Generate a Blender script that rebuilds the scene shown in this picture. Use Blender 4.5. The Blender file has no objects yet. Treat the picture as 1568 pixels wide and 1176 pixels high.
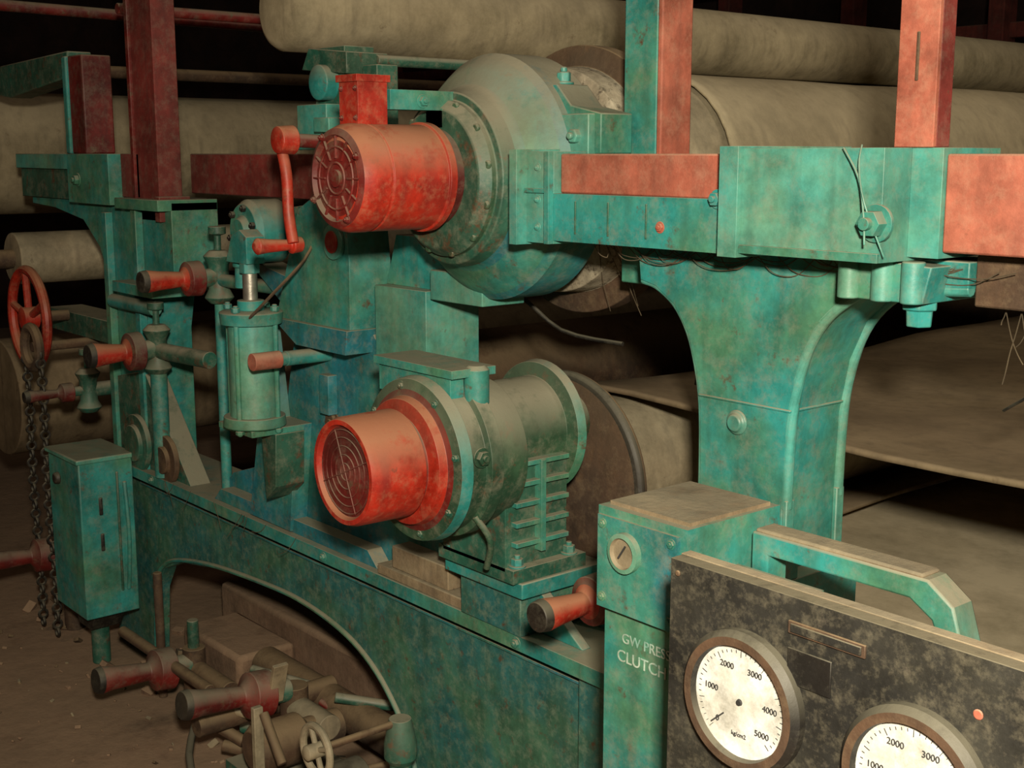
import bpy, bmesh, math, random
from mathutils import Vector, Matrix
random.seed(7)
sc=bpy.context.scene
sc.view_settings.view_transform='Standard'

# ---------------------------------------------------------------- materials
def paint(name, c1, c2, dust=(.30,.28,.20), rust=(.10,.055,.028), dustamt=.5, rustamt=.42, rough=.45,
          scale=3.0, metal=0.0, bump=.25, spec=.5, vert=.45, streak=.45):
    m=bpy.data.materials.new(name); m.use_nodes=True
    nt=m.node_tree; N=nt.nodes; L=nt.links
    bs=N['Principled BSDF']
    tc=N.new('ShaderNodeTexCoord')
    def noise(sc_,det=6,ro=.6):
        n=N.new('ShaderNodeTexNoise'); n.inputs['Scale'].default_value=sc_; n.inputs['Detail'].default_value=det
        n.inputs['Roughness'].default_value=ro; L.new(tc.outputs['Object'],n.inputs['Vector']); return n
    def ramp(src,a,b):
        r=N.new('ShaderNodeMapRange'); r.inputs[1].default_value=a; r.inputs[2].default_value=b
        L.new(src,r.inputs[0]); return r.outputs[0]
    def mix(f,a,b):
        x=N.new('ShaderNodeMix'); x.data_type='RGBA'
        L.new(f,x.inputs[0])
        for v,i in ((a,6),(b,7)):
            if isinstance(v,tuple): x.inputs[i].default_value=(*v,1)
            else: L.new(v,x.inputs[i])
        return x.outputs[2]
    n1=noise(scale); col=mix(ramp(n1.outputs[0],.42,.60),c1,c2)
    n4=noise(scale*2.3,10,.75)
    dk=N.new('ShaderNodeMix'); dk.data_type='RGBA'; dk.blend_type='MULTIPLY'; dk.inputs[0].default_value=.75
    L.new(col,dk.inputs[6])
    cr=N.new('ShaderNodeValToRGB'); cr.color_ramp.elements[0].position=.34; cr.color_ramp.elements[0].color=(.32,.32,.29,1)
    cr.color_ramp.elements[1].position=.62; cr.color_ramp.elements[1].color=(1.1,1.1,1.1,1)
    L.new(n4.outputs[0],cr.inputs[0]); L.new(cr.outputs[0],dk.inputs[7]); col=dk.outputs[2]
    if streak:   # run-down dirt streaks
        mp=N.new('ShaderNodeMapping'); mp.inputs['Scale'].default_value=(1,1,.10); L.new(tc.outputs['Object'],mp.inputs[0])
        sn=N.new('ShaderNodeTexNoise'); sn.inputs['Scale'].default_value=26; sn.inputs['Detail'].default_value=5; L.new(mp.outputs[0],sn.inputs['Vector'])
        f=ramp(sn.outputs[0],.52,.72); mm=N.new('ShaderNodeMath'); mm.operation='MULTIPLY'; mm.inputs[1].default_value=streak; L.new(f,mm.inputs[0])
        col=mix(mm.outputs[0],col,tuple(c*.35+.01 for c in c2))
    if rustamt>0:
        n2=noise(scale*6,12,.72)
        col=mix(ramp(n2.outputs[0],1-rustamt+.02,1-rustamt+.12),col,rust)
    if dustamt>0:
        g=N.new('ShaderNodeNewGeometry'); s=N.new('ShaderNodeSeparateXYZ'); L.new(g.outputs['Normal'],s.inputs[0])
        up=ramp(s.outputs[2],.0,.75)
        n3=noise(scale*3,8,.7); dn=ramp(n3.outputs[0],.22,.48)
        mu=N.new('ShaderNodeMath'); mu.operation='MULTIPLY'; L.new(up,mu.inputs[0]); L.new(dn,mu.inputs[1])
        spk=noise(scale*7,12,.78); sp2=ramp(spk.outputs[0],.48,.68)
        m2=N.new('ShaderNodeMath'); m2.operation='MULTIPLY'; m2.inputs[1].default_value=vert; L.new(sp2,m2.inputs[0])
        mx=N.new('ShaderNodeMath'); mx.operation='MAXIMUM'; L.new(mu.outputs[0],mx.inputs[0]); L.new(m2.outputs[0],mx.inputs[1])
        m3=N.new('ShaderNodeMath'); m3.operation='MULTIPLY'; m3.inputs[1].default_value=dustamt*1.6; m3.use_clamp=True
        L.new(mx.outputs[0],m3.inputs[0])
        col=mix(m3.outputs[0],col,dust)
    L.new(col,bs.inputs['Base Color'])
    rr=N.new('ShaderNodeMapRange'); L.new(n4.outputs[0],rr.inputs[0]); rr.inputs[3].default_value=rough-.12; rr.inputs[4].default_value=rough+.3
    L.new(rr.outputs[0],bs.inputs['Roughness'])
    bs.inputs['Metallic'].default_value=metal
    bs.inputs['Specular IOR Level'].default_value=spec
    if bump:
        b=N.new('ShaderNodeBump'); b.inputs['Strength'].default_value=bump; b.inputs['Distance'].default_value=.006
        nb=noise(scale*8,8,.65); L.new(nb.outputs[0],b.inputs['Height']); L.new(b.outputs[0],bs.inputs['Normal'])
    return m
TEAL=paint('teal_paint',(.03,.29,.27),(.085,.27,.16),rustamt=.43,dustamt=.6)
TEALB=paint('teal_blue_paint',(.022,.21,.27),(.05,.25,.19),rustamt=.43,dustamt=.65)
BEDM=paint('dusty_teal_paint',(.03,.17,.17),(.06,.18,.11),dust=(.20,.27,.19),rustamt=.455,dustamt=.75,scale=4,vert=.65)
TEALL=paint('teal_light_paint',(.07,.36,.31),(.14,.35,.24),rustamt=.40,rough=.36,dustamt=.55)
DGREEN=paint('dark_green_paint',(.025,.08,.045),(.045,.11,.055),dustamt=.6,rustamt=.46)
DTEAL=paint('dirty_green_paint',(.025,.14,.095),(.04,.105,.065),dustamt=.6,rustamt=.48,vert=.5)
RED=paint('red_enamel',(.50,.026,.010),(.34,.022,.012),rust=(.12,.022,.012),dust=(.42,.18,.10),dustamt=.7,rustamt=.42,rough=.42,bump=.15,scale=5,vert=.45)
REDD=paint('dark_red_paint',(.19,.014,.010),(.10,.012,.010),dustamt=.35,rustamt=.46)
WOOD=paint('red_wood',(.42,.11,.065),(.50,.16,.10),dust=(.50,.29,.19),dustamt=.5,rustamt=.38,rust=(.20,.07,.04),rough=.65,bump=.5)
WOODD=paint('dark_red_wood',(.24,.032,.025),(.16,.028,.02),dustamt=.35,rustamt=.40,rough=.6)
FELT=paint('felt_cloth',(.40,.34,.22),(.33,.275,.175),dust=(.42,.36,.25),rust=(.12,.085,.05),dustamt=.3,rustamt=.385,rough=.9,scale=1.3,bump=.2,spec=.1)
FELTD=paint('stained_shaded_felt',(.25,.19,.115),(.16,.115,.07),dust=(.27,.21,.14),rust=(.10,.065,.04),dustamt=.2,rustamt=.42,rough=.9,scale=1.1,bump=.2,spec=.1)  # stains, plus the press felt's shade put into a darker brown
TRAYM=paint('tray_painted_light',(.62,.54,.38),(.54,.46,.31),dust=(.5,.42,.28),rust=(.25,.18,.11),dustamt=.2,rustamt=.36,rough=.8,scale=1.3,bump=.1,spec=.2,streak=0)  # paler than the felt run it replaces: light put into the colour
ROLLB=paint('roll_cover',(.38,.32,.21),(.31,.25,.16),rust=(.12,.085,.05),dustamt=.2,rustamt=.40,rough=.6)
RUST=paint('rusty_iron',(.11,.06,.032),(.065,.04,.025),dust=(.25,.18,.10),dustamt=.5,rustamt=.45,rough=.7,bump=.5)
DARK=paint('black_iron',(.012,.010,.008),(.025,.018,.012),dustamt=.25,rustamt=.4,rough=.5)
SPECK=paint('speckled_dust_iron',(.52,.46,.34),(.36,.30,.21),rust=(.05,.035,.02),dustamt=.2,rustamt=.49,rough=.8,scale=6,bump=.6)
PANEL=paint('black_panel',(.016,.015,.012),(.032,.030,.022),dust=(.17,.15,.10),dustamt=.7,rustamt=.45,rust=(.065,.056,.04),rough=.6,scale=6,vert=.5)
CEMENT=paint('dusty_concrete',(.34,.26,.155),(.24,.17,.10),rust=(.08,.05,.03),dustamt=.3,rustamt=.43,rough=.95,bump=.6)
FLOORM=paint('floor_dirt',(.30,.19,.12),(.22,.135,.085),dust=(.36,.25,.16),rust=(.10,.055,.035),dustamt=.4,rustamt=.44,rough=.95,scale=2.2,bump=.8)
WALLM=paint('dark_wall',(.035,.016,.012),(.02,.01,.008),dustamt=0,rustamt=.3,rough=.9)
BEAMM=paint('roof_timber',(.16,.03,.022),(.10,.02,.016),dustamt=.1,rustamt=.3,rough=.8)
STEEL=paint('worn_steel',(.45,.42,.36),(.30,.27,.22),dustamt=.3,rustamt=.36,rough=.3,metal=.8)
WHITE=paint('dial_white',(.88,.88,.85),(.76,.75,.68),dust=(.5,.45,.33),dustamt=.25,rustamt=0,rough=.4,bump=0,scale=9,streak=0)
INK=paint('dial_ink',(.05,.05,.05),(.06,.06,.06),dustamt=0,rustamt=0,bump=0)
LETTER=paint('stencil_paint',(.50,.60,.50),(.25,.45,.37),dustamt=0,rustamt=.46,rust=(.05,.29,.22),bump=0,scale=9,streak=0)
WEB=paint('cobweb_dust',(.10,.075,.045),(.16,.12,.07),dustamt=0,rustamt=0,bump=0,rough=.9)

# ---------------------------------------------------------------- mesh builder
class B:
    def __init__(s,name,bevel=.004,angle=35):
        s.name=name; s.bm=bmesh.new(); s.mats=[]; s.bevel=bevel; s.angle=angle
    def mi(s,m):
        if m not in s.mats: s.mats.append(m)
        return s.mats.index(m)
    def prism(s,poly,y0,y1,m,axis='Y'):
        i=s.mi(m)
        def P(p,t):
            return (p[0],t,p[1]) if axis=='Y' else ((t,p[0],p[1]) if axis=='X' else (p[0],p[1],t))
        a=[s.bm.verts.new(P(p,y0)) for p in poly]; b=[s.bm.verts.new(P(p,y1)) for p in poly]
        fs=[s.bm.faces.new(a),s.bm.faces.new(b[::-1])]
        n=len(poly)
        for k in range(n):
            fs.append(s.bm.faces.new((a[k],b[k],b[(k+1)%n],a[(k+1)%n])))
        for f in fs: f.material_index=i
        bmesh.ops.recalc_face_normals(s.bm,faces=fs)
        return s
    def box(s,x0,x1,y0,y1,z0,z1,m):
        return s.prism([(x0,z0),(x1,z0),(x1,z1),(x0,z1)],y0,y1,m)
    def obox(s,c,size,rot,m):
        i=s.mi(m); r=bmesh.ops.create_cube(s.bm,size=1,matrix=Matrix.Translation(c)@rot.to_4x4()@Matrix.Diagonal((*size,1)))
        for v in r['verts']:
            for f in v.link_faces: f.material_index=i
        return s
    def lathe(s,o,d,prof,m,seg=48,caps=True):
        o=Vector(o); d=Vector(d).normalized()
        q=d.to_track_quat('Z','Y'); u=q@Vector((1,0,0)); v=q@Vector((0,1,0))
        rings=[]
        for p in prof:
            c=o+d*p[0]; r=max(p[1],1e-4)
            rings.append([s.bm.verts.new(c+u*r*math.cos(2*math.pi*k/seg)+v*r*math.sin(2*math.pi*k/seg)) for k in range(seg)])
        fs=[]
        for j in range(len(rings)-1):
            mm=s.mi(prof[j][2] if len(prof[j])>2 else m)
            for k in range(seg):
                f=s.bm.faces.new((rings[j][k],rings[j][(k+1)%seg],rings[j+1][(k+1)%seg],rings[j+1][k])); f.material_index=mm; fs.append(f)
        if caps:
            for rg,mm in ((rings[0][::-1],prof[0][2] if len(prof[0])>2 else m),(rings[-1],m)):
                f=s.bm.faces.new(rg); f.material_index=s.mi(mm); fs.append(f)
        bmesh.ops.recalc_face_normals(s.bm,faces=fs)
        return s
    def cyl(s,a,b,r,m,r2=None,seg=24):
        a=Vector(a); b=Vector(b); L=(b-a).length
        return s.lathe(a,b-a,[(0,r),(L,r if r2 is None else r2)],m,seg)
    def torus(s,c,n,R,r,m,seg=40,sg=10):
        i=s.mi(m); c=Vector(c); q=Vector(n).normalized().to_track_quat('Z','Y'); rings=[]
        for k in range(seg):
            a=2*math.pi*k/seg; dr=Vector((math.cos(a),math.sin(a),0))
            rings.append([s.bm.verts.new(c+q@(dr*(R+r*math.cos(2*math.pi*j/sg))+Vector((0,0,r*math.sin(2*math.pi*j/sg))))) for j in range(sg)])
        for k in range(seg):
            for j in range(sg):
                f=s.bm.faces.new((rings[k][j],rings[(k+1)%seg][j],rings[(k+1)%seg][(j+1)%sg],rings[k][(j+1)%sg])); f.material_index=i
        return s
    def tube(s,pts,r,m,seg=12):
        pts=[Vector(p) for p in pts]
        P=[]
        for k in range(len(pts)-1):
            p0=pts[max(k-1,0)];p1=pts[k];p2=pts[k+1];p3=pts[min(k+2,len(pts)-1)]
            for t in (0,.25,.5,.75):
                P.append(.5*((2*p1)+(p2-p0)*t+(2*p0-5*p1+4*p2-p3)*t*t+(3*p1-p0-3*p2+p3)*t**3))
        P.append(pts[-1])
        i=s.mi(m); rings=[]; up=Vector((.13,.21,.97))
        for k,p in enumerate(P):
            d=(P[min(k+1,len(P)-1)]-P[max(k-1,0)]).normalized()
            u=d.cross(up).normalized(); v=d.cross(u)
            rings.append([s.bm.verts.new(p+u*r*math.cos(2*math.pi*j/seg)+v*r*math.sin(2*math.pi*j/seg)) for j in range(seg)])
        fs=[]
        for k in range(len(P)-1):
            for j in range(seg):
                fs.append(s.bm.faces.new((rings[k][j],rings[k][(j+1)%seg],rings[k+1][(j+1)%seg],rings[k+1][j])))
        fs.append(s.bm.faces.new(rings[0][::-1])); fs.append(s.bm.faces.new(rings[-1]))
        for f in fs: f.material_index=i
        bmesh.ops.recalc_face_normals(s.bm,faces=fs)
        return s
    def hexbolt(s,c,d,r,h,m,washer=True):
        c=Vector(c); d=Vector(d).normalized()
        if washer: s.lathe(c,d,[(0,r*1.35),(h*.25,r*1.35)],m,20)
        s.lathe(c,d,[(0,r),(h,r*.96)],m,6)
        s.lathe(c+d*h,d,[(-.001,r*.45),(h*.4,r*.45)],m,12)
        return s
    def text(s,t,loc,size,m,rot=0.0):
        cu=bpy.data.curves.new('t','FONT'); cu.body=t; cu.size=size; cu.extrude=.0006; cu.align_x='CENTER'; cu.align_y='CENTER'
        ob=bpy.data.objects.new('t',cu); bpy.context.collection.objects.link(ob)
        bpy.context.view_layer.update()
        me=bpy.data.meshes.new_from_object(ob.evaluated_get(bpy.context.evaluated_depsgraph_get()))
        M=Matrix.Translation(loc)@Matrix.Rotation(rot,4,'Y')@Matrix.Rotation(math.pi/2,4,'X')
        me.transform(M); n0=len(s.bm.faces); s.bm.from_mesh(me); s.bm.faces.ensure_lookup_table()
        i=s.mi(m)
        for f in s.bm.faces[n0:]: f.material_index=i
        bpy.data.objects.remove(ob); return s
    def done(s):
        me=bpy.data.meshes.new(s.name); s.bm.to_mesh(me); s.bm.free()
        for m in s.mats: me.materials.append(m)
        for p in me.polygons: p.use_smooth=True
        me.set_sharp_from_angle(angle=math.radians(s.angle))
        ob=bpy.data.objects.new(s.name,me); bpy.context.collection.objects.link(ob)
        if s.bevel:
            mo=ob.modifiers.new('bevel','BEVEL'); mo.width=s.bevel; mo.segments=2; mo.limit_method='ANGLE'; mo.angle_limit=math.radians(40)
            mo.harden_normals=False
        return ob
FZ=-.38
# ---------------------------------------------------------------- room
B('floor',0).box(-15,3,-4,9,FZ-.1,FZ,FLOORM).done()
B('wall_back',0).box(-15,3,9,9.2,FZ,5,WALLM).done()
B('wall_left',0).box(-15.2,-15,-4,9,FZ,5,WALLM).done()
B('ceiling',0).box(-15,3,-4,9,5,5.1,WALLM).done()
b=B('roof_truss',.01)
for x in (-14,-12.6,-11.2,-9.8,-8.4,-7,-5.6,-4.9,-4.2,-3.5,-2.8,-1.4):
    b.box(x,x+.14,7.6,7.8,FZ,5,BEAMM)
for z in (2.5,3.1,3.8): b.box(-15,3,7.7,7.82,z,z+.12,BEAMM)
b.done()

# ---------------------------------------------------------------- side frame (bed)
b=B('machine_bed_frame',.006)
bed=[(-4.92,.39),(-1.72,.39),(-1.72,FZ),(-2.74,FZ),(-2.80,-.2),(-2.86,-.06),(-2.95,.04),(-3.06,.11),(-3.2,.155),(-3.4,.18),(-3.6,.18),(-4.0,.15),(-4.3,.10),(-4.45,.04),(-4.52,-.06),(-4.56,FZ),(-4.92,FZ)]
b.prism(bed,0,.05,BEDM)
b.box(-4.95,-1.70,-.055,.24,.385,.425,TEAL)
arch=[p for p in bed[3:16]]
b.tube([(x,-.004,z+.010) for x,z in arch],.009,TEAL,8)
b.box(-4.62,-1.72,-.008,0.0,.34,.348,TEALB)
b.box(-2.1,-1.72,-.03,0,FZ,.385,BEDM)
b.prism([(-2.62,-.2),(-2.55,-.06),(-2.4,0),(-2.25,-.06),(-2.2,-.2),(-2.2,FZ),(-2.62,FZ)],-.04,0,DTEAL)
for x in (-4.4,-3.2,-2.3): b.hexbolt((x,-.055,.405),(0,-1,0),.012,.01,TEAL)
b.done()

b=B('drive_stand',.006)
pl=[(-4.02,.425),(-3.9,.52),(-3.64,.60),(-3.54,.74),(-3.50,.90),(-3.46,1.04),(-3.44,1.13),(-3.03,1.10),(-2.95,1.02),(-2.66,1.0),(-2.52,.8),(-2.42,.425)]
b.prism(pl,.02,.10,TEALB)
b.prism([(-3.95,.425),(-3.9,.47),(-3.0,.47),(-2.95,.425)],-.03,.02,TEALB)
arm=[(-3.30,1.44),(-3.22,1.475),(-3.14,1.485),(-3.05,1.455),(-3.03,1.30),(-3.035,1.09),(-3.45,1.10),(-3.37,1.28)]
b.prism(arm,-.05,.09,TEAL)
b.prism([(-3.30,1.04),(-3.03,1.04),(-3.02,1.11),(-3.44,1.11)],-.07,.09,TEALB)
b.box(-2.98,-2.74,.0,.18,1.02,1.24,TEALL)
b.prism([(-2.98,1.24),(-2.70,1.24),(-2.72,1.38),(-2.93,1.38)],.04,.18,TEAL)
b.lathe((-3.10,-.05,1.355),(0,-1,0),[(0,.05),(.012,.05),(.012,.036)],TEALL,32)
b.lathe((-3.10,-.056,1.355),(0,-1,0),[(0,.032),(.010,.032)],RED,28)
b.hexbolt((-3.25,.02,.80),(0,-1,0),.03,.012,RUST)
b.box(-3.27,-3.22,-.012,.02,.83,.95,TEALB)
for x,z in ((-3.33,.62),(-2.85,.75),(-3.6,.5)): b.hexbolt((x,.02,z),(0,-1,0),.016,.012,TEAL)
b.lathe((-3.62,.06,1.36),(0,-1,0),[(0,.10),(.1,.10),(.12,.085),(.12,.05),(.14,.04)],TEAL,32)
for k in range(6):
    a=k*math.pi/3+.3; b.hexbolt((-3.62+.075*math.cos(a),-.06,1.36+.075*math.sin(a)),(0,-1,0),.012,.012,DARK,False)
b.prism([(-3.72,1.27),(-3.3,1.2),(-3.3,1.12),(-3.46,1.12),(-3.6,1.2)],0,.09,TEALB)
b.prism([(-3.30,1.30),(-3.25,1.46),(-3.45,1.44),(-3.5,1.36)],.02,.09,DTEAL)
b.done()

# ---------------------------------------------------------------- right column
b=B('support_column',.008)
col=[(-1.77,FZ),(-1.765,.7),(-1.765,.95),(-1.77,1.08),(-1.785,1.16),(-1.81,1.23),(-1.85,1.285),(-1.905,1.32),(-1.95,1.33),(-1.96,1.418),(-1.17,1.418),(-1.17,1.37),(-1.36,1.355),(-1.43,1.325),(-1.485,1.27),(-1.52,1.19),(-1.54,1.08),(-1.545,.9),(-1.545,FZ)]
b.prism(col,0,.19,TEAL)
edge=col[11:18]
b.tube([(x,.012,z) for x,z in edge],.013,TEALL,8)
b.tube([(x,.18,z) for x,z in edge],.013,TEALL,8)
b.tube([(x,.01,z) for x,z in col[1:9]],.010,TEALL,8)
b.box(-1.545,-1.534,-.0,.025,FZ,.92,TEALL); b.box(-1.545,-1.534,.165,.19,FZ,.92,TEALL)
b.box(-1.772,-1.532,-.004,.194,1.099,1.105,TEAL)
b.lathe((-1.665,0,1.06),(0,-1,0),[(0,.026),(.006,.026),(.008,.02),(.016,.017)],TEALL,24)
b.box(-1.84,-1.50,-.09,.0,.77,.83,TEAL); b.box(-1.84,-1.5,-.09,.2,FZ,.77,TEAL)
for x in (-1.80,-1.68,-1.56): b.hexbolt((x,-.05,.83),(0,0,1),.017,.02,TEAL)
b.prism([(-1.38,1.345),(-1.22,1.345),(-1.205,1.41),(-1.38,1.42)],-.06,.15,TEAL)
for x in (-1.37,-1.30,-1.24): b.cyl((x,-.06,1.345),(x,-.06,1.418),.020,TEALL)
b.lathe((-1.255,-.01,1.35),(0,0,-1),[(0,.033),(.02,.033),(.02,.026),(.05,.024)],TEAL,6)
b.done()

# ---------------------------------------------------------------- upper rail
b=B('upper_rail_bracket',.006)
b.box(-2.12,-1.60,-.12,-.0,1.412,1.515,TEAL)
b.box(-2.21,-2.10,-.12,-.02,1.405,1.605,TEALL)
b.box(-2.215,-2.19,-.15,-.02,1.400,1.610,TEALL)
b.box(-2.115,-2.10,-.135,-.12,1.405,1.605,TEAL)
b.box(-2.19,-2.115,-.128,-.12,1.515,1.525,TEAL)
for z in (1.44,1.5,1.57): b.hexbolt((-2.15,-.12,z),(0,-1,0),.007,.007,TEALL)
b.box(-1.59,-1.255,-.14,.19,1.418,1.610,TEALL)
b.box(-1.60,-1.555,-.155,.19,1.410,1.614,TEALL)
b.box(-1.555,-1.255,-.148,-.14,1.418,1.434,TEAL)
b.hexbolt((-1.262,-.14,1.485),(0,-1,0),.024,.03,TEAL)
b.hexbolt((-1.63,-.12,1.515),(0,-1,0),.014,.016,TEAL)
b.box(-1.255,-1.195,-.06,.12,1.425,1.61,TEALL)
b.hexbolt((-1.78,-.12,1.455),(0,-1,0),.009,.006,WOOD)
for x in (-2.03,-1.93,-1.82): b.box(x,x+.004,-.123,-.12,1.43,1.50,DTEAL)
b.tube([(-1.33,-.15,1.61),(-1.29,-.16,1.56),(-1.27,-.17,1.50),(-1.262,-.175,1.45)],.0022,TEALL,6)
b.tube([(-1.30,-.14,1.615),(-1.29,-.16,1.58),(-1.27,-.17,1.52),(-1.24,-.15,1.43)],.0018,TEALL,6)
b.done()
B('wooden_beam',.004).box(-2.10,-1.60,-.10,.0,1.515,1.600,WOOD).done()
B('wooden_beam',.004).box(-1.195,1.6,-.05,.10,1.435,1.60,WOOD).done()
B('wooden_beam',.004).box(-4.29,-2.82,.10,.2,1.46,1.60,WOODD).done()
B('rail_channel',.004).box(-1.17,1.6,.02,.12,1.34,1.430,RUST).done()
b=B('wooden_post',.004); b.box(-1.285,-1.21,-.07,-.06,1.611,3.3,WOOD); b.box(-1.285,-1.21,-.06,-.02,1.611,3.3,WOODD)
b.box(-1.25,-1.244,-.073,-.07,1.72,1.80,RUST); b.done()
b=B('wooden_post',.004); b.box(-2.16,-2.055,.15,.25,1.30,3.3,TEAL); b.box(-2.055,-2.04,.15,.25,1.30,3.3,WOOD); b.done()

# ---------------------------------------------------------------- left column and rail
b=B('rear_support_column',.008)
lc=[(-4.80,.42),(-4.79,.95),(-4.82,1.1),(-4.9,1.24),(-5.05,1.34),(-5.35,1.38),(-5.6,1.39),(-5.6,1.43),(-4.25,1.43),(-4.25,1.12),(-4.46,1.08),(-4.5,.95),(-4.5,.42)]
b.prism(lc,0,.18,TEAL)
b.box(-4.53,-4.49,-.03,.0,.42,1.40,TEAL); b.box(-4.80,-4.76,-.03,0,.42,1.38,TEAL)
b.box(-4.62,-4.25,-.05,.18,1.40,1.44,TEAL)
b.box(-4.56,-4.22,-.10,.1,1.10,1.14,TEAL)
b.lathe((-4.55,-.03,.52),(0,-1,0),[(0,.11),(.02,.11),(.02,.07),(.035,.07)],DTEAL,32)
b.lathe((-4.3,-.03,.50),(0,-1,0),[(0,.09),(.02,.09),(.02,.05),(.035,.05)],RUST,32)
b.prism([(-4.75,.42),(-4.75,.75),(-4.5,.8),(-4.15,.42)],-.02,.06,DTEAL)
b.box(-5.66,-5.06,-.02,.16,1.42,1.60,DTEAL); b.box(-5.06,-4.66,-.05,.18,1.41,1.60,TEAL)
b.box(-5.66,-5.06,-.04,.0,1.54,1.60,TEALL)
b.hexbolt((-4.95,-.05,1.5),(0,-1,0),.02,.02,TEAL)
b.box(-4.66,-4.5,.0,.16,1.44,1.60,WOODD)
b.box(-5.5,-4.82,.0,.15,.86,.95,DTEAL)
b.done()
b=B('red_railing',.003)
b.box(-4.52,-4.34,.0,.09,1.36,3.3,WOODD); b.box(-4.545,-4.52,-.01,.09,1.36,3.3,REDD)
b.box(-4.34,-4.3,-.02,.1,1.36,1.45,WOODD)
b.cyl((-5.2,-.6,2.17),(-5.2,1.05,2.15),.022,REDD); b.cyl((-4.62,-.0,2.12),(-4.62,1.3,2.12),.02,REDD)
b.cyl((-4.62,.02,2.12),(-4.45,.02,2.12),.02,REDD)
b.done()
b=B('roller_arm_bracket',.006)
b.box(-5.12,-4.98,.0,.12,1.60,1.98,REDD); b.box(-5.16,-5.12,-.01,.12,1.6,1.98,TEAL)
b.prism([(-6.0,1.86),(-5.9,1.98),(-5.12,2.0),(-5.12,1.9),(-5.8,1.84)],.0,.1,DTEAL)
b.done()

# ---------------------------------------------------------------- rolls and felt
b=B('felt_guide_roll',.01)
b.lathe((-3.62,.08,2.045),(0,1,0),[(0,.02),(0,.10),(.01,.118),(.03,.13),(6.5,.13),(6.5,0)],FELT,64)
b.done()
b=B('press_roll',.006)
b.lathe((-2.49,0,1.53),(0,1,0),[(.145,.10,RUST),(.20,.12,RUST),(.20,.17,SPECK),(.23,.285,SPECK),(.30,.29,RUST),(.31,.345,RUST),(.36,.345,RUST),(.37,.27,ROLLB),(6,.27,ROLLB)],ROLLB,72)
for k in range(10):
    a=k*math.pi/5; b.hexbolt((-2.49+.22*math.cos(a),.21,1.53+.22*math.sin(a)),(0,-1,0),.014,.02,RUST)
b.done()
LZ=.745
b=B('lower_press_roll',.006)
b.lathe((-2.47,0,LZ),(0,1,0),[(.245,.07,RUST),(.25,.27,DARK),(.255,.285,DARK),(.27,.29,RUST),(.28,.285,RUST),(.285,.275,ROLLB),(.30,.20,ROLLB),(6,.20,ROLLB)],ROLLB,72)
b.done()
b=B('back_felt_roll',.01)
b.lathe((-6.6,-.4,1.60),(0,1,0),[(0,.06),(.02,.30),(7,.30)],FELT,64)
b.cyl((-6.3,.3,2.0),(-6.3,6,2.0),.03,RUST)
b.done()
b=B('back_guide_roll',.006)
b.cyl((-5.55,-.12,1.16),(-5.55,5,1.16),.11,ROLLB,seg=40); b.cyl((-5.55,-.25,1.16),(-5.55,-.1,1.16),.04,RUST)
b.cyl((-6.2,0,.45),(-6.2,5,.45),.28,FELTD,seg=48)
b.box(-6.3,-5.4,4.9,5.0,FZ,1.3,DTEAL)
b.done()
b=B('inner_carrier_roll',.006)
b.cyl((-3.9,.25,.72),(-3.9,5,.72),.2,RUST,seg=40); b.cyl((-3.1,.3,.05),(-3.1,5,.05),.16,ROLLB,seg=40)
b.done()
def sheet(name,prof,y0,y1,ny,mat,amp=.012,th=.012):
    bm=bmesh.new(); g=[]
    for j in range(ny+1):
        y=y0+(y1-y0)*(j/ny)**1.5
        g.append([bm.verts.new((x+amp*math.sin(y*2.1+x*3),y,z+amp*math.sin(y*3+x*2.3)+amp*.5*math.sin(y*7-x*5))) for x,z in prof])
    for j in range(ny):
        for i in range(len(prof)-1): bm.faces.new((g[j][i],g[j][i+1],g[j+1][i+1],g[j+1][i]))
    me=bpy.data.meshes.new(name); bm.to_mesh(me); bm.free(); me.materials.append(mat)
    for p in me.polygons: p.use_smooth=True
    ob=bpy.data.objects.new(name,me); bpy.context.collection.objects.link(ob)
    so=ob.modifiers.new('thick','SOLIDIFY'); so.thickness=th; so.offset=0
    return ob
pr=[(1.4-.2*k,.955) for k in range(19)]+[(-2.35,.958)]
for k in range(1,12):
    a=math.pi/2+k*math.pi/12; pr.append((-2.47+.222*math.cos(a),LZ+.222*math.sin(a)))
pr+=[(-2.40,.530),(-2.2,.56)]
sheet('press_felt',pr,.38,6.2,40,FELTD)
b=B('return_run_tray',.004)  # added tray standing in for the felt's lower return run
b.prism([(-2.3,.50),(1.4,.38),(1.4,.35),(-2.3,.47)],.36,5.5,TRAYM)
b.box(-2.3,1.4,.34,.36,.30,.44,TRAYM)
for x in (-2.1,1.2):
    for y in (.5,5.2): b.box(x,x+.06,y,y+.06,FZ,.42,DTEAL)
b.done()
# felt running from under the guide roll over the press roll
c0=Vector((-3.62,0,2.045)); c1=Vector((-2.49,0,1.53))
pr=[(c0.x+.145*math.cos(a),c0.z+.145*math.sin(a)) for a in [math.radians(-185+k*14) for k in range(7)]]
# crossing belt: leaves the guide roll at its lower side and rides over the press roll
pa=(c0.x+.145*math.cos(math.radians(-88)),c0.z+.145*math.sin(math.radians(-88)))
pb=(c1.x+.283*math.cos(math.radians(93)),c1.z+.283*math.sin(math.radians(93)))
pr=pr[:7]+[(pa[0]+(pb[0]-pa[0])*t/8,pa[1]+(pb[1]-pa[1])*t/8) for t in range(0,9)]
pr+=[(c1.x+.283*math.cos(math.radians(93-k*11)),c1.z+.283*math.sin(math.radians(93-k*11))) for k in range(1,14)]
sheet('upper_felt',pr,.60,6.2,30,FELT,.004,.008)

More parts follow.
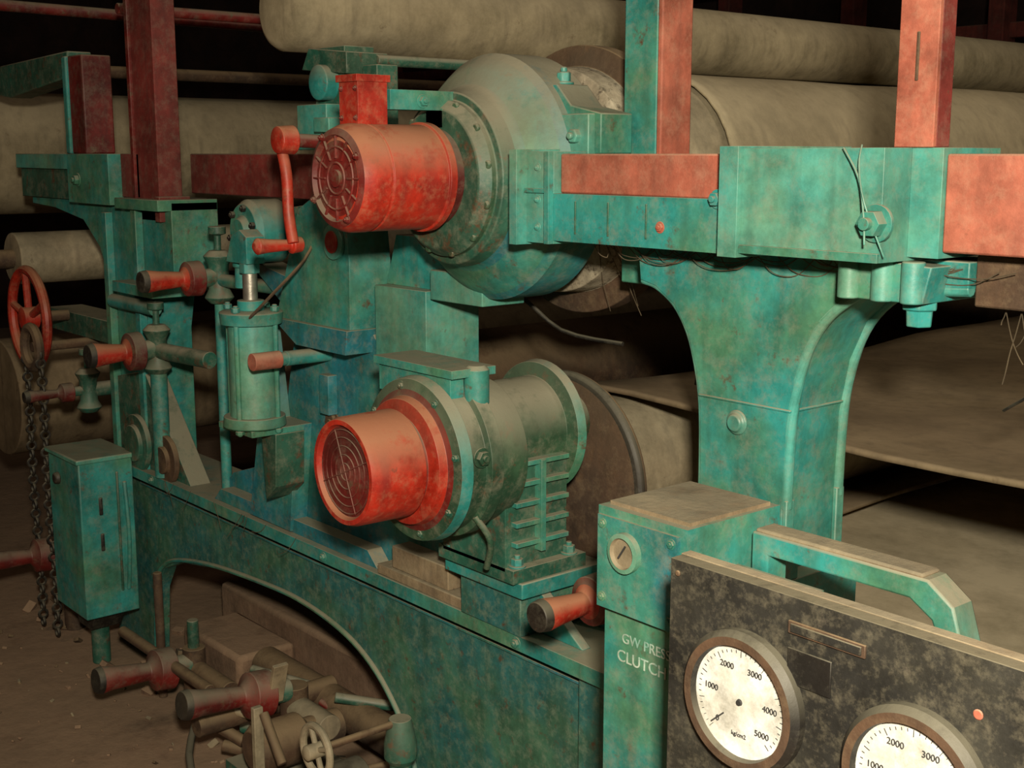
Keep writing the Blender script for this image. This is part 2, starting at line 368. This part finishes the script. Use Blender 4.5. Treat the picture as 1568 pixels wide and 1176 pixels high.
# ---------------------------------------------------------------- bearing housing
b=B('bearing_housing',.005)
c=(-2.49,0,1.54)
b.lathe(c,(0,1,0),[(-.15,.12,DTEAL),(-.15,.165,DTEAL),(-.125,.185,DGREEN),(-.11,.185,DTEAL),(-.11,.205,DTEAL),(-.07,.212,TEALB),(-.05,.225,TEAL),(-.03,.26,TEAL),(.0,.285,TEALB),(.02,.30,TEALB),(.14,.30,TEAL),(.14,.23,DARK)],TEAL,80)
for k in range(12):
    a=k*math.pi/6+.2
    b.lathe((c[0]+.178*math.cos(a),-.125,c[2]+.178*math.sin(a)),(0,-1,0),[(0,.012),(.010,.011)],DGREEN,6)
b.box(-2.30,-2.14,.02,.16,1.56,1.69,TEALL)
b.prism([(-2.36,1.69),(-2.33,1.76),(-2.27,1.76),(-2.22,1.71),(-2.12,1.69),(-2.12,1.60),(-2.36,1.60)],.04,.14,TEAL)
for x in (-2.30,-2.18): b.hexbolt((x,.03,1.64),(0,-1,0),.018,.025,TEALL)
b.hexbolt((-2.30,.09,1.76),(0,0,1),.018,.03,TEALL)
b.box(-2.72,-2.50,.0,.14,1.22,1.30,TEALL)
b.done()

b=B('electric_motor',.004)
cx,cz=-2.49,1.545
b.lathe((cx,0,cz),(0,1,0),[(-.425,.055,REDD),(-.425,.085,RED),(-.42,.092,REDD),(-.432,.097,REDD),(-.425,.112,RED),(-.405,.121,RED),(-.39,.123,RED),(-.36,.123,RED),(-.358,.119,RED),(-.352,.119,RED),(-.35,.122,RED),(-.20,.122,RED),(-.198,.128,RED),(-.18,.128,REDD),(-.178,.115,REDD),(-.15,.115,REDD)],RED,64)
b.lathe((cx,-.42,cz),(0,-1,0),[(0,.05),(.004,.05),(.004,.02),(.012,.02)],REDD,28)
for R_ in (.035,.07): b.torus((cx,-.428,cz),(0,1,0),R_,.003,REDD,40,6)
for k in range(12):
    a=k*math.pi/6
    b.obox((cx+.07*math.cos(a),-.427,cz+.07*math.sin(a)),(.05,.006,.004),Matrix.Rotation(-a,3,'Y'),REDD)
for k in range(4):
    a=k*math.pi/2+.5; b.hexbolt((cx+.103*math.cos(a),-.43,cz+.103*math.sin(a)),(0,-1,0),.007,.008,REDD)
b.box(cx-.062,cx+.015,-.375,-.295,1.655,1.768,RED); b.box(cx-.067,cx+.020,-.381,-.289,1.760,1.776,RED)
for dx in (-.052,.006):
    b.hexbolt((cx+dx,-.375,1.68),(0,-1,0),.005,.005,REDD); b.hexbolt((cx+dx,-.375,1.745),(0,-1,0),.005,.005,REDD)
b.box(cx-.04,cx+.03,-.36,-.2,1.645,1.66,REDD)
b.box(cx-.03,cx+.02,-.29,-.10,1.70,1.745,TEAL); b.box(cx-.035,cx+.03,-.15,-.08,1.66,1.705,TEAL); b.hexbolt((cx+.02,-.2,1.72),(1,0,0),.012,.012,TEAL)
b.done()

# ---------------------------------------------------------------- lower gear motor
b=B('gear_motor',.005)
cx,cz=-2.42,.885
b.lathe((cx,0,cz),(0,1,0),[(-.465,.055,REDD),(-.462,.106,RED),(-.475,.110,RED),(-.475,.122,RED),(-.46,.127,RED),(-.33,.129,RED),(-.33,.115,REDD),(-.315,.115,RED),(-.31,.15,RED),(-.29,.155,REDD),(-.285,.17,DGREEN),(-.28,.195,TEAL),(-.25,.20,DGREEN),(-.245,.185,DGREEN),(-.20,.185,DGREEN),(-.195,.20,DGREEN),(-.16,.20,DGREEN),(-.155,.185,DGREEN),(-.07,.18,DGREEN),(-.06,.12,DGREEN),(-.02,.118,DGREEN)],DGREEN,64)
for R_ in (.02,.04,.06,.08,.098): b.torus((cx,-.466,cz),(0,1,0),R_,.0018,REDD,40,6)
for k in range(2):
    a=k*math.pi/2+.4; b.obox((cx,-.467,cz),(.2,.003,.003),Matrix.Rotation(-a,3,'Y'),REDD)
b.lathe((cx,0,cz+.03),(0,1,0),[(-.1,.13),(.10,.13),(.105,.165,TEAL),(.13,.17,TEAL),(.135,.10,DGREEN),(.235,.07,RUST)],DGREEN,56)
b.box(cx-.19,cx+.10,-.24,-.20,cz+.14,cz+.215,TEAL); b.box(cx-.20,cx+.12,-.25,-.12,cz+.205,cz+.225,TEAL)
b.lathe((cx+.11,-.17,cz+.14),(0,0,1),[(0,.03),(.08,.03),(.09,.02)],TEAL,20)
b.lathe((cx-.17,-.2,cz+.13),(0,0,1),[(0,.03),(.09,.03)],TEAL,20)
b.box(cx-.12,cx+.13,-.10,.10,.60,.86,DTEAL)
for z in (.66,.71,.76,.81,.86): b.box(cx+.12,cx+.150,-.08,.09,z,z+.012,TEAL)
b.box(cx+.12,cx+.155,-.005,.01,.64,.87,TEAL)
b.box(cx-.14,cx+.16,-.10,.14,.575,.61,DTEAL)
for dx,y in ((-.10,-.08),(.14,-.07),(.14,.1)): b.hexbolt((cx+dx,y,.61),(0,0,1),.016,.022,TEAL)
for k in range(8):
    a=k*math.pi/4+.2; b.hexbolt((cx+.177*math.cos(a),-.28,cz+.177*math.sin(a)),(0,-1,0),.009,.008,DTEAL)
b.hexbolt((cx+.19,-.22,cz+.03),(1,0,0),.018,.015,DGREEN)
b.tube([(cx+.12,-.15,.62),(cx+.16,-.17,.70),(cx+.14,-.2,.76)],.008,DGREEN)
b.done()
b=B('motor_mounting_bracket',.005)
b.box(-2.56,-2.25,-.08,.2,.535,.575,TEAL)
b.box(-2.52,-2.28,-.06,.2,.425,.535,BEDM)
b.prism([(-2.28,.425),(-2.28,.535),(-2.12,.425)],.0,.03,TEAL)
b.prism([(-2.28,.425),(-2.28,.535),(-2.12,.425)],.14,.17,TEAL)
b.hexbolt((-2.30,-.02,.575),(0,0,1),.018,.025,TEAL)
b.box(-2.92,-2.52,-.05,.18,.425,.455,CEMENT); b.box(-2.86,-2.60,-.04,.05,.455,.52,CEMENT)
b.done()

# ---------------------------------------------------------------- crank handle
b=B('crank_handle',.002)
b.cyl((-2.96,-.27,1.635),(-2.96,.08,1.62),.018,REDD)
b.lathe((-2.96,-.31,1.635),(0,1,0),[(0,.02),(.004,.035),(.05,.038),(.055,.028)],RED,24)
b.tube([(-2.985,-.285,1.635),(-2.955,-.285,1.55),(-2.95,-.285,1.45),(-2.93,-.285,1.37)],.015,RED)
b.lathe((-2.95,-.25,1.365),(0,-1,0),[(0,.02),(.03,.024),(.035,.014),(.10,.018),(.13,.022),(.14,.010)],RED,20)
b.done()
b=B('adjusting_screw_bracket',.004)
b.box(-3.34,-3.18,-.02,.09,1.61,1.74,TEALL); b.box(-3.20,-3.12,-.05,.06,1.66,1.70,TEALL)
b.box(-3.30,-3.14,.02,.12,1.74,1.90,DTEAL)
b.prism([(-3.34,1.84),(-3.3,1.90),(-3.1,1.88),(-3.1,1.82)],.0,.14,DTEAL)
b.lathe((-3.22,.0,1.80),(0,-1,0),[(-.03,.05),(.02,.05),(.03,.03)],TEAL,24)
b.cyl((-3.1,.1,1.86),(-3.1,.48,1.86),.016,DTEAL)
b.box(-3.05,-2.98,.02,.09,1.61,1.84,DTEAL)
b.hexbolt((-3.2,-.02,1.64),(0,-1,0),.012,.02,TEAL)
b.done()

# ---------------------------------------------------------------- pneumatic cylinder
b=B('pneumatic_cylinder',.004)
x,y=-3.42,-.15
b.cyl((x,y,.80),(x,y,1.12),.072,TEALL,seg=40)
b.lathe((x,y,1.10),(0,0,1),[(0,.092),(.035,.095),(.04,.085)],TEAL,40)
b.lathe((x,y,.785),(0,0,1),[(0,.085),(.005,.095),(.035,.092)],TEAL,40)
for k in range(4):
    a=k*math.pi/2+.5; px,py=x+.082*math.cos(a),y+.082*math.sin(a)
    b.cyl((px,py,.77),(px,py,1.16),.008,TEAL,seg=10); b.hexbolt((px,py,1.14),(0,0,1),.014,.015,TEAL,False); b.hexbolt((px,py,.785),(0,0,-1),.014,.012,TEAL,False)
b.lathe((x,y,1.14),(0,0,1),[(0,.04,TEAL),(.03,.04,TEAL),(.03,.022,STEEL),(.12,.022,STEEL)],STEEL,24)
b.lathe((x,y,1.25),(0,0,1),[(0,.03),(.03,.03)],TEAL,6)
b.prism([(x-.09,1.28),(x+.04,1.28),(x+.04,1.36),(x+.0,1.38),(x-.05,1.36)],-.18,-.12,TEAL)
b.lathe((x-.07,-.13,1.20),(0,0,1),[(0,.03),(.06,.028),(.065,.035),(.09,.035)],TEAL,20)
b.prism([(x-.26,.43),(x+.0,.43),(x+.05,.78),(x-.08,.78),(x-.10,.9),(x-.13,1.08),(x-.17,1.08),(x-.17,.8)],-.04,.02,TEALB)
b.box(x-.14,x+.07,-.2,-.02,.765,.785,TEAL)
b.prism([(x+.0,.55),(x+.06,.6),(x+.07,.765),(x-.02,.765)],-.12,-.02,DTEAL)
b.lathe((x+.16,-.12,1.01),(0,-1,0),[(0,.02,TEAL),(.03,.02,TEAL),(.03,.026,WOOD),(.12,.026,WOOD)],WOOD,20)
b.cyl((x+.16,.02,1.01),(x+.16,-.13,1.01),.022,TEAL)
b.tube([(x+.07,-.2,1.12),(x+.15,-.16,1.2),(x+.2,-.08,1.3),(x+.15,.0,1.38)],.005,RUST,8)
b.done()

# ---------------------------------------------------------------- valve levers
def lever(name,x,y0,y1,z,r=.03,gm=RED,body=True,dz=0.):
    b=B(name,.002)
    L=y1-y0
    b.lathe((x,y0,z),(0,1,-dz/L),[(0,r*.5,DARK),(.0,r*1.0,DARK),(.02,r*1.1,gm),(.06,r*.95,gm),(L*.55,r*.75,gm),(L*.6,r*1.2,REDD),(L*.62,r*1.7,REDD),(L*.8,r*1.75,REDD),(L*.82,r*.9,DTEAL),(L,r*.9,DTEAL)],gm,24)
    if body:
        b.lathe((x,y1+.02,z-dz-.09),(0,0,1),[(0,.03),(.02,.05),(.05,.035),(.13,.035),(.16,.05),(.18,.03)],DTEAL,20)
        b.lathe((x,y1+.02,z-dz+.09),(0,0,1),[(0,.012),(.05,.012),(.055,.03),(.08,.03)],DTEAL,14)
    return b
lever('valve_lever',-3.95,-.26,.0,1.19,.034).cyl((-3.95,.02,1.15),(-3.95,.02,.43),.018,TEAL).cyl((-3.95,.02,1.18),(-3.5,.04,1.18),.022,TEAL).done()
lever('valve_lever',-4.33,-.30,-.06,.905,.040).cyl((-4.33,-.04,.9),(-4.33,-.04,.43),.03,TEAL).cyl((-4.33,-.04,.9),(-4.0,.0,.9),.03,DTEAL).cyl((-4.7,-.04,1.05),(-4.33,-.04,1.05),.026,TEAL).done()
lever('valve_lever',-5.0,-.30,-.06,.66,.022,REDD).cyl((-5.0,-.04,.66),(-5.0,.1,.66),.03,DTEAL).done()
lever('valve_lever',-1.90,-.34,-.10,.655,.032,RED).cyl((-1.9,-.08,.64),(-1.9,-.08,.425),.03,RED).done()
lever('hand_valve',-4.02,-.46,-.12,-.15,.042,REDD,False,.03).cyl((-4.02,-.1,-.12),(-4.02,-.1,FZ),.04,RUST).cyl((-4.02,-.1,-.2),(-3.75,-.1,-.2),.035,RUST).cyl((-4.02,-.1,-.14),(-4.02,-.1,-.02),.02,DTEAL).done()
lever('hand_valve',-3.36,-.46,-.10,-.01,.042,REDD,False,.05).cyl((-3.36,-.08,-.05),(-3.36,-.08,FZ),.045,RUST).cyl((-3.36,-.08,-.12),(-3.15,-.08,-.12),.04,ROLLB).obox((-3.30,-.17,.0),(.015,.05,.14),Matrix.Rotation(.3,3,'Y'),CEMENT).done()
lever('hand_valve',-5.15,-.45,-.12,-.02,.04,REDD,True,.02).cyl((-5.15,-.1,-.1),(-5.15,-.1,FZ),.04,RUST).done()

def handwheel(name,c,R,r,m,hub,nsp=5,n=(0,-1,0),shaft=.2):
    b=B(name,.001); c=Vector(c); b.torus(c,n,R,r,m)
    b.lathe(c-Vector(n)*.03,n,[(0,hub),(.06,hub),(.065,hub*.6)],m,24)
    for k in range(nsp):
        a=2*math.pi*k/nsp+.4; b.cyl(c,c+Vector((R*math.cos(a),0,R*math.sin(a))),r*.75,m,seg=10)
    b.cyl(c,c-Vector(n)*shaft,hub*.5,RUST,seg=14)
    return b
handwheel('handwheel',(-5.25,-.17,.94),.195,.020,RED,.045,shaft=.16).done()
handwheel('valve_handwheel',(-2.66,-.42,.10),.064,.010,ROLLB,.02,4,shaft=.28).lathe((-2.66,-.16,-.02),(0,0,1),[(0,.03),(.02,.045),(.06,.045),(.13,.03)],DTEAL,20).cyl((-2.66,-.16,.04),(-2.66,-.16,FZ),.03,DTEAL).done()
b=B('pipe_manifold',.003)
b.cyl((-3.9,.12,-.2),(-2.9,.12,-.2),.06,RUST); b.cyl((-3.5,-.35,-.16),(-3.5,.15,-.16),.035,RUST)
b.lathe((-3.2,-.32,-.14),(0,1,0),[(0,.06),(.02,.075),(.16,.075),(.18,.05),(.3,.05)],RUST,28)
b.box(-3.12,-3.10,-.36,-.33,-.2,.04,ROLLB); b.cyl((-3.1,-.33,.02),(-3.0,-.33,-.1),.014,RUST)
b.lathe((-2.95,-.3,-.2),(0,1,0),[(0,.07),(.2,.07)],DARK,28)
b.tube([(-3.6,-.3,-.18),(-3.4,-.42,-.24),(-3.1,-.42,-.28),(-2.85,-.3,-.3)],.012,DARK)
b.box(-3.45,-2.6,-.28,.0,FZ,-.27,DTEAL)
for k in range(5): b.hexbolt((-3.4+.16*k,-.28,-.32),(0,-1,0),.016,.02,DTEAL)
b.cyl((-4.25,-.12,FZ),(-4.25,-.12,.1),.016,RUST); b.cyl((-4.4,-.2,-.15),(-3.7,-.2,-.15),.02,RUST)
for k in range(14):
    xx=random.uniform(-3.8,-2.9); yy=random.uniform(-.3,.1); zz=random.uniform(-.3,-.05)
    b.cyl((xx,yy,zz),(xx+random.uniform(.08,.3),yy+random.uniform(-.1,.2),zz+random.uniform(-.06,.06)),random.uniform(.010,.026),random.choice([RUST,RUST,DTEAL,REDD,CEMENT]))
b.done()

# ---------------------------------------------------------------- switch box, left
b=B('switch_box',.006)
b.box(-4.86,-4.56,-.27,-.06,-.14,.47,TEAL)
b.box(-4.87,-4.55,-.28,-.05,.465,.485,TEALL)
for z in (.12,.26): b.box(-4.563,-4.553,-.20,-.185,z,z+.07,DARK)
b.lathe((-4.76,-.27,.38),(0,-1,0),[(0,.025),(.02,.02)],DARK,16)
b.box(-4.562,-4.55,-.13,-.12,-.05,.42,DTEAL)
b.tube([(-4.55,-.1,.38),(-4.53,-.1,.2),(-4.54,-.1,.05),(-4.56,-.1,-.05)],.008,TEAL)
b.prism([(-4.82,-.14),(-4.6,-.14),(-4.66,-.22),(-4.78,-.22)],-.22,-.1,DARK)
b.cyl((-4.72,-.16,-.2),(-4.72,-.16,FZ),.035,DTEAL)
b.done()
b=B('drive_chain',0)
for s_,xx in ((0,-5.18),(1,-5.02)):
    for k in range(33):
        z=.82-k*.036
        n=(1,0,0) if k%2 else (0,1,0)
        b.torus((xx+.01*math.sin(k*.3),-.22,z),n,.017,.006,DARK,12,6)
b.torus((-5.1,-.22,.84),(0,1,0),.08,.02,RUST,24,8)
b.cyl((-5.1,-.22,.84),(-5.1,.05,.84),.02,RUST)
b.done()

# ---------------------------------------------------------------- control cabinet (right)
b=B('control_cabinet',.006)
b.box(-1.585,-1.385,-.45,-.23,FZ,.965,TEAL)
b.box(-1.592,-1.38,-.462,-.22,.80,.985,TEAL)
b.box(-1.588,-1.395,-.468,-.462,.80,.97,TEALB)
b.box(-1.58,-1.39,-.445,-.235,.984,.992,CEMENT)
b.lathe((-1.515,-.468,.915),(0,-1,0),[(0,.036,TEALL),(.012,.036,TEALL),(.014,.028,ROLLB),(.006,.026,ROLLB)],ROLLB,32)
b.obox((-1.515,-.480,.918),(.003,.002,.03),Matrix.Rotation(.6,3,'Y'),INK)
for x,z in ((-1.575,.955),(-1.41,.955),(-1.575,.82),(-1.41,.82)): b.hexbolt((x,-.468,z),(0,-1,0),.007,.005,TEAL)
b.text('GW PRESS',(-1.480,-.4515,.747),.026,LETTER); b.text('CLUTCH',(-1.49,-.4515,.712),.031,LETTER)
b.box(-1.385,-1.20,-.42,-.33,FZ,.90,DTEAL)
b.done()

b=B('gauge_panel',.004)
b.box(-1.215,-.25,-.68,-.655,.32,1.025,PANEL)
b.box(-1.218,-.247,-.655,-.635,.32,1.026,CEMENT)
for x in (-1.2,-.3): b.box(x,x+.05,-.635,-.585,FZ,.99,DTEAL)
b.box(-1.0,-.88,-.684,-.68,.975,.993,RUST); b.box(-.995,-.885,-.686,-.683,.978,.990,PANEL)
b.box(-1.0,-.93,-.683,-.68,.905,.955,DARK)
b.lathe((-.725,-.68,.955),(0,-1,0),[(0,.007),(.002,.006)],WOOD,14)
for x in (-1.20,-.27):
    for z in (1.005,.5): b.lathe((x,-.68,z),(0,-1,0),[(0,.005),(.003,.004)],RUST,10)
b.done()
for gx,gz in ((-1.07,.855),(-.80,.838)):
    b=B('pressure_gauge',.001)
    b.lathe((gx,-.68,gz),(0,-1,0),[(0,.102,DARK),(.012,.102,DARK),(.022,.094,RUST),(.022,.082,DARK),(.012,.080,WHITE)],WHITE,64)
    b.cyl((gx,-.635,gz),(gx,-.57,gz),.04,DARK)
    y=-.6925
    for k in range(41):
        a=math.radians(225-270*k/40); L=.009 if k%5==0 else .004
        b.obox((gx+(.074-L/2)*math.cos(a),y,gz+(.074-L/2)*math.sin(a)),(L,.0008,.0007),Matrix.Rotation(-a,3,'Y'),INK)
    for t,ad in (('0',222),('1000',172),('2000',118),('3000',62),('4000',5),('5000',-40)):
        a=math.radians(ad); b.text(t,(gx+.052*math.cos(a),y,gz+.054*math.sin(a)),.0125,INK)
    b.text('kg/cm2',(gx,y,gz-.048),.009,INK)
    a=math.radians(222); b.obox((gx+.05*math.cos(a),y-.002,gz+.05*math.sin(a)),(.03,.001,.002),Matrix.Rotation(-a,3,'Y'),INK)
    b.lathe((gx,y,gz),(0,-1,0),[(0,.005),(.003,.004)],INK,16)
    b.done()

b=B('guard_bracket',.005)
b.prism([(-1.36,.962),(-1.36,.78),(-1.325,.78),(-1.325,.925),(-1.05,.925),(-1.01,.90),(-.965,.79),(-.93,.79),(-.975,.93),(-1.02,.962)],-.32,-.265,TEAL)
b.box(-1.355,-1.03,-.317,-.268,.960,.968,CEMENT)
b.box(-.965,-.93,-.32,-.265,FZ,.79,DTEAL); b.box(-1.36,-1.325,-.32,-.265,FZ,.78,DTEAL)
b.done()

# ---------------------------------------------------------------- foundation + debris
b=B('concrete_plinth',.02)
b.box(-4.6,-3.3,.3,.9,FZ,-.12,FLOORM); b.box(-4.45,-4.0,.06,.3,FZ,-.2,FLOORM)
b.done()
b=B('rubble_pile',.003)
for k in range(200):
    x=random.uniform(-5.6,-2.9); y=random.uniform(-1.0,.3); s_=random.uniform(.004,.014)*(1 if y<-.2 else 2.6)
    rot=Matrix.Rotation(random.uniform(0,6),3,(random.random(),random.random(),1))
    b.obox((x,y,FZ+s_*.3),(s_*1.6,s_,s_*.7),rot,random.choice([FLOORM,FLOORM,RUST,CEMENT]))
b.done()
b=B('loose_cable',0)
b.tube([(-3.0,.25,1.2),(-2.75,.3,1.22),(-2.6,.36,1.12),(-2.4,.4,1.1)],.006,DARK)
b.tube([(-2.0,.25,1.42),(-2.02,.28,1.2),(-2.05,.3,1.05)],.003,DARK,6)
b.tube([(-1.05,.1,1.42),(-1.04,.12,1.3),(-1.1,.15,1.2),(-1.2,.2,1.13)],.003,DARK,6)
b.done()
b=B('cobweb_strands',0)
def strand(p,q,sag,r=.0010,m=WEB):
    p=Vector(p);q=Vector(q); mid=(p+q)/2+Vector((random.uniform(-.01,.01),random.uniform(-.01,.01),-sag))
    b.tube([p,(p+mid)/2+Vector((0,0,-sag*.3)),mid,(q+mid)/2+Vector((0,0,-sag*.3)),q],r,m,5)
for k in range(40):
    x=random.uniform(-2.1,-1.25); strand((x,-.02,1.412),(x+random.uniform(.03,.2),.0,1.405),random.uniform(.01,.045))
for k in range(18):
    x=random.uniform(-1.15,-.9); strand((x,.05,1.34),(x+random.uniform(-.04,.04),.06,1.34-random.uniform(.03,.16)),.01)
for k in range(26):
    x=random.uniform(-2.3,-1.95); strand((x,.2,1.42),(x+random.uniform(-.04,.04),.28,1.42-random.uniform(.05,.22)),.01)
for k in range(10):
    x=random.uniform(-4.3,-3.3); strand((x,-.06,.43),(x+random.uniform(-.1,.1),-.07,.43-random.uniform(.03,.1)),.01)
b.done()

# ---------------------------------------------------------------- lights
def area(name,loc,tgt,size,e,col):
    l=bpy.data.lights.new(name,'AREA'); l.size=size; l.energy=e; l.color=col
    o=bpy.data.objects.new(name,l); bpy.context.collection.objects.link(o); o.location=loc
    o.rotation_euler=(Vector(tgt)-Vector(loc)).to_track_quat('-Z','Y').to_euler(); return o
area('camera_flash',(.25,-2.1,1.98),(-1.8,0,1.15),.14,142,(1,.89,.70))  # main light: warm flash beside the camera
area('floor_fill',(-3,-3.5,4.2),(-3.8,0,.4),.8,14,(1,.72,.5))  # unseen fill light, kept to brighten the floor
area('roll_fill',(-.2,2.2,4.6),(-2.8,2.6,1.2),.8,36,(1,.84,.62))  # added fill with no visible source, brightens the rolls at the back
w=bpy.data.worlds.new('w'); sc.world=w; w.use_nodes=True
w.node_tree.nodes['Background'].inputs[0].default_value=(.05,.022,.016,1); w.node_tree.nodes['Background'].inputs[1].default_value=.22

# ---------------------------------------------------------------- camera
cd=bpy.data.cameras.new('camera'); cd.lens=45; cd.sensor_width=36; cd.clip_start=.05
ca=bpy.data.objects.new('camera',cd); bpy.context.collection.objects.link(ca)
ca.location=(0,-2,1.6); ca.rotation_euler=(math.radians(79.8),0,math.radians(50)); sc.camera=ca
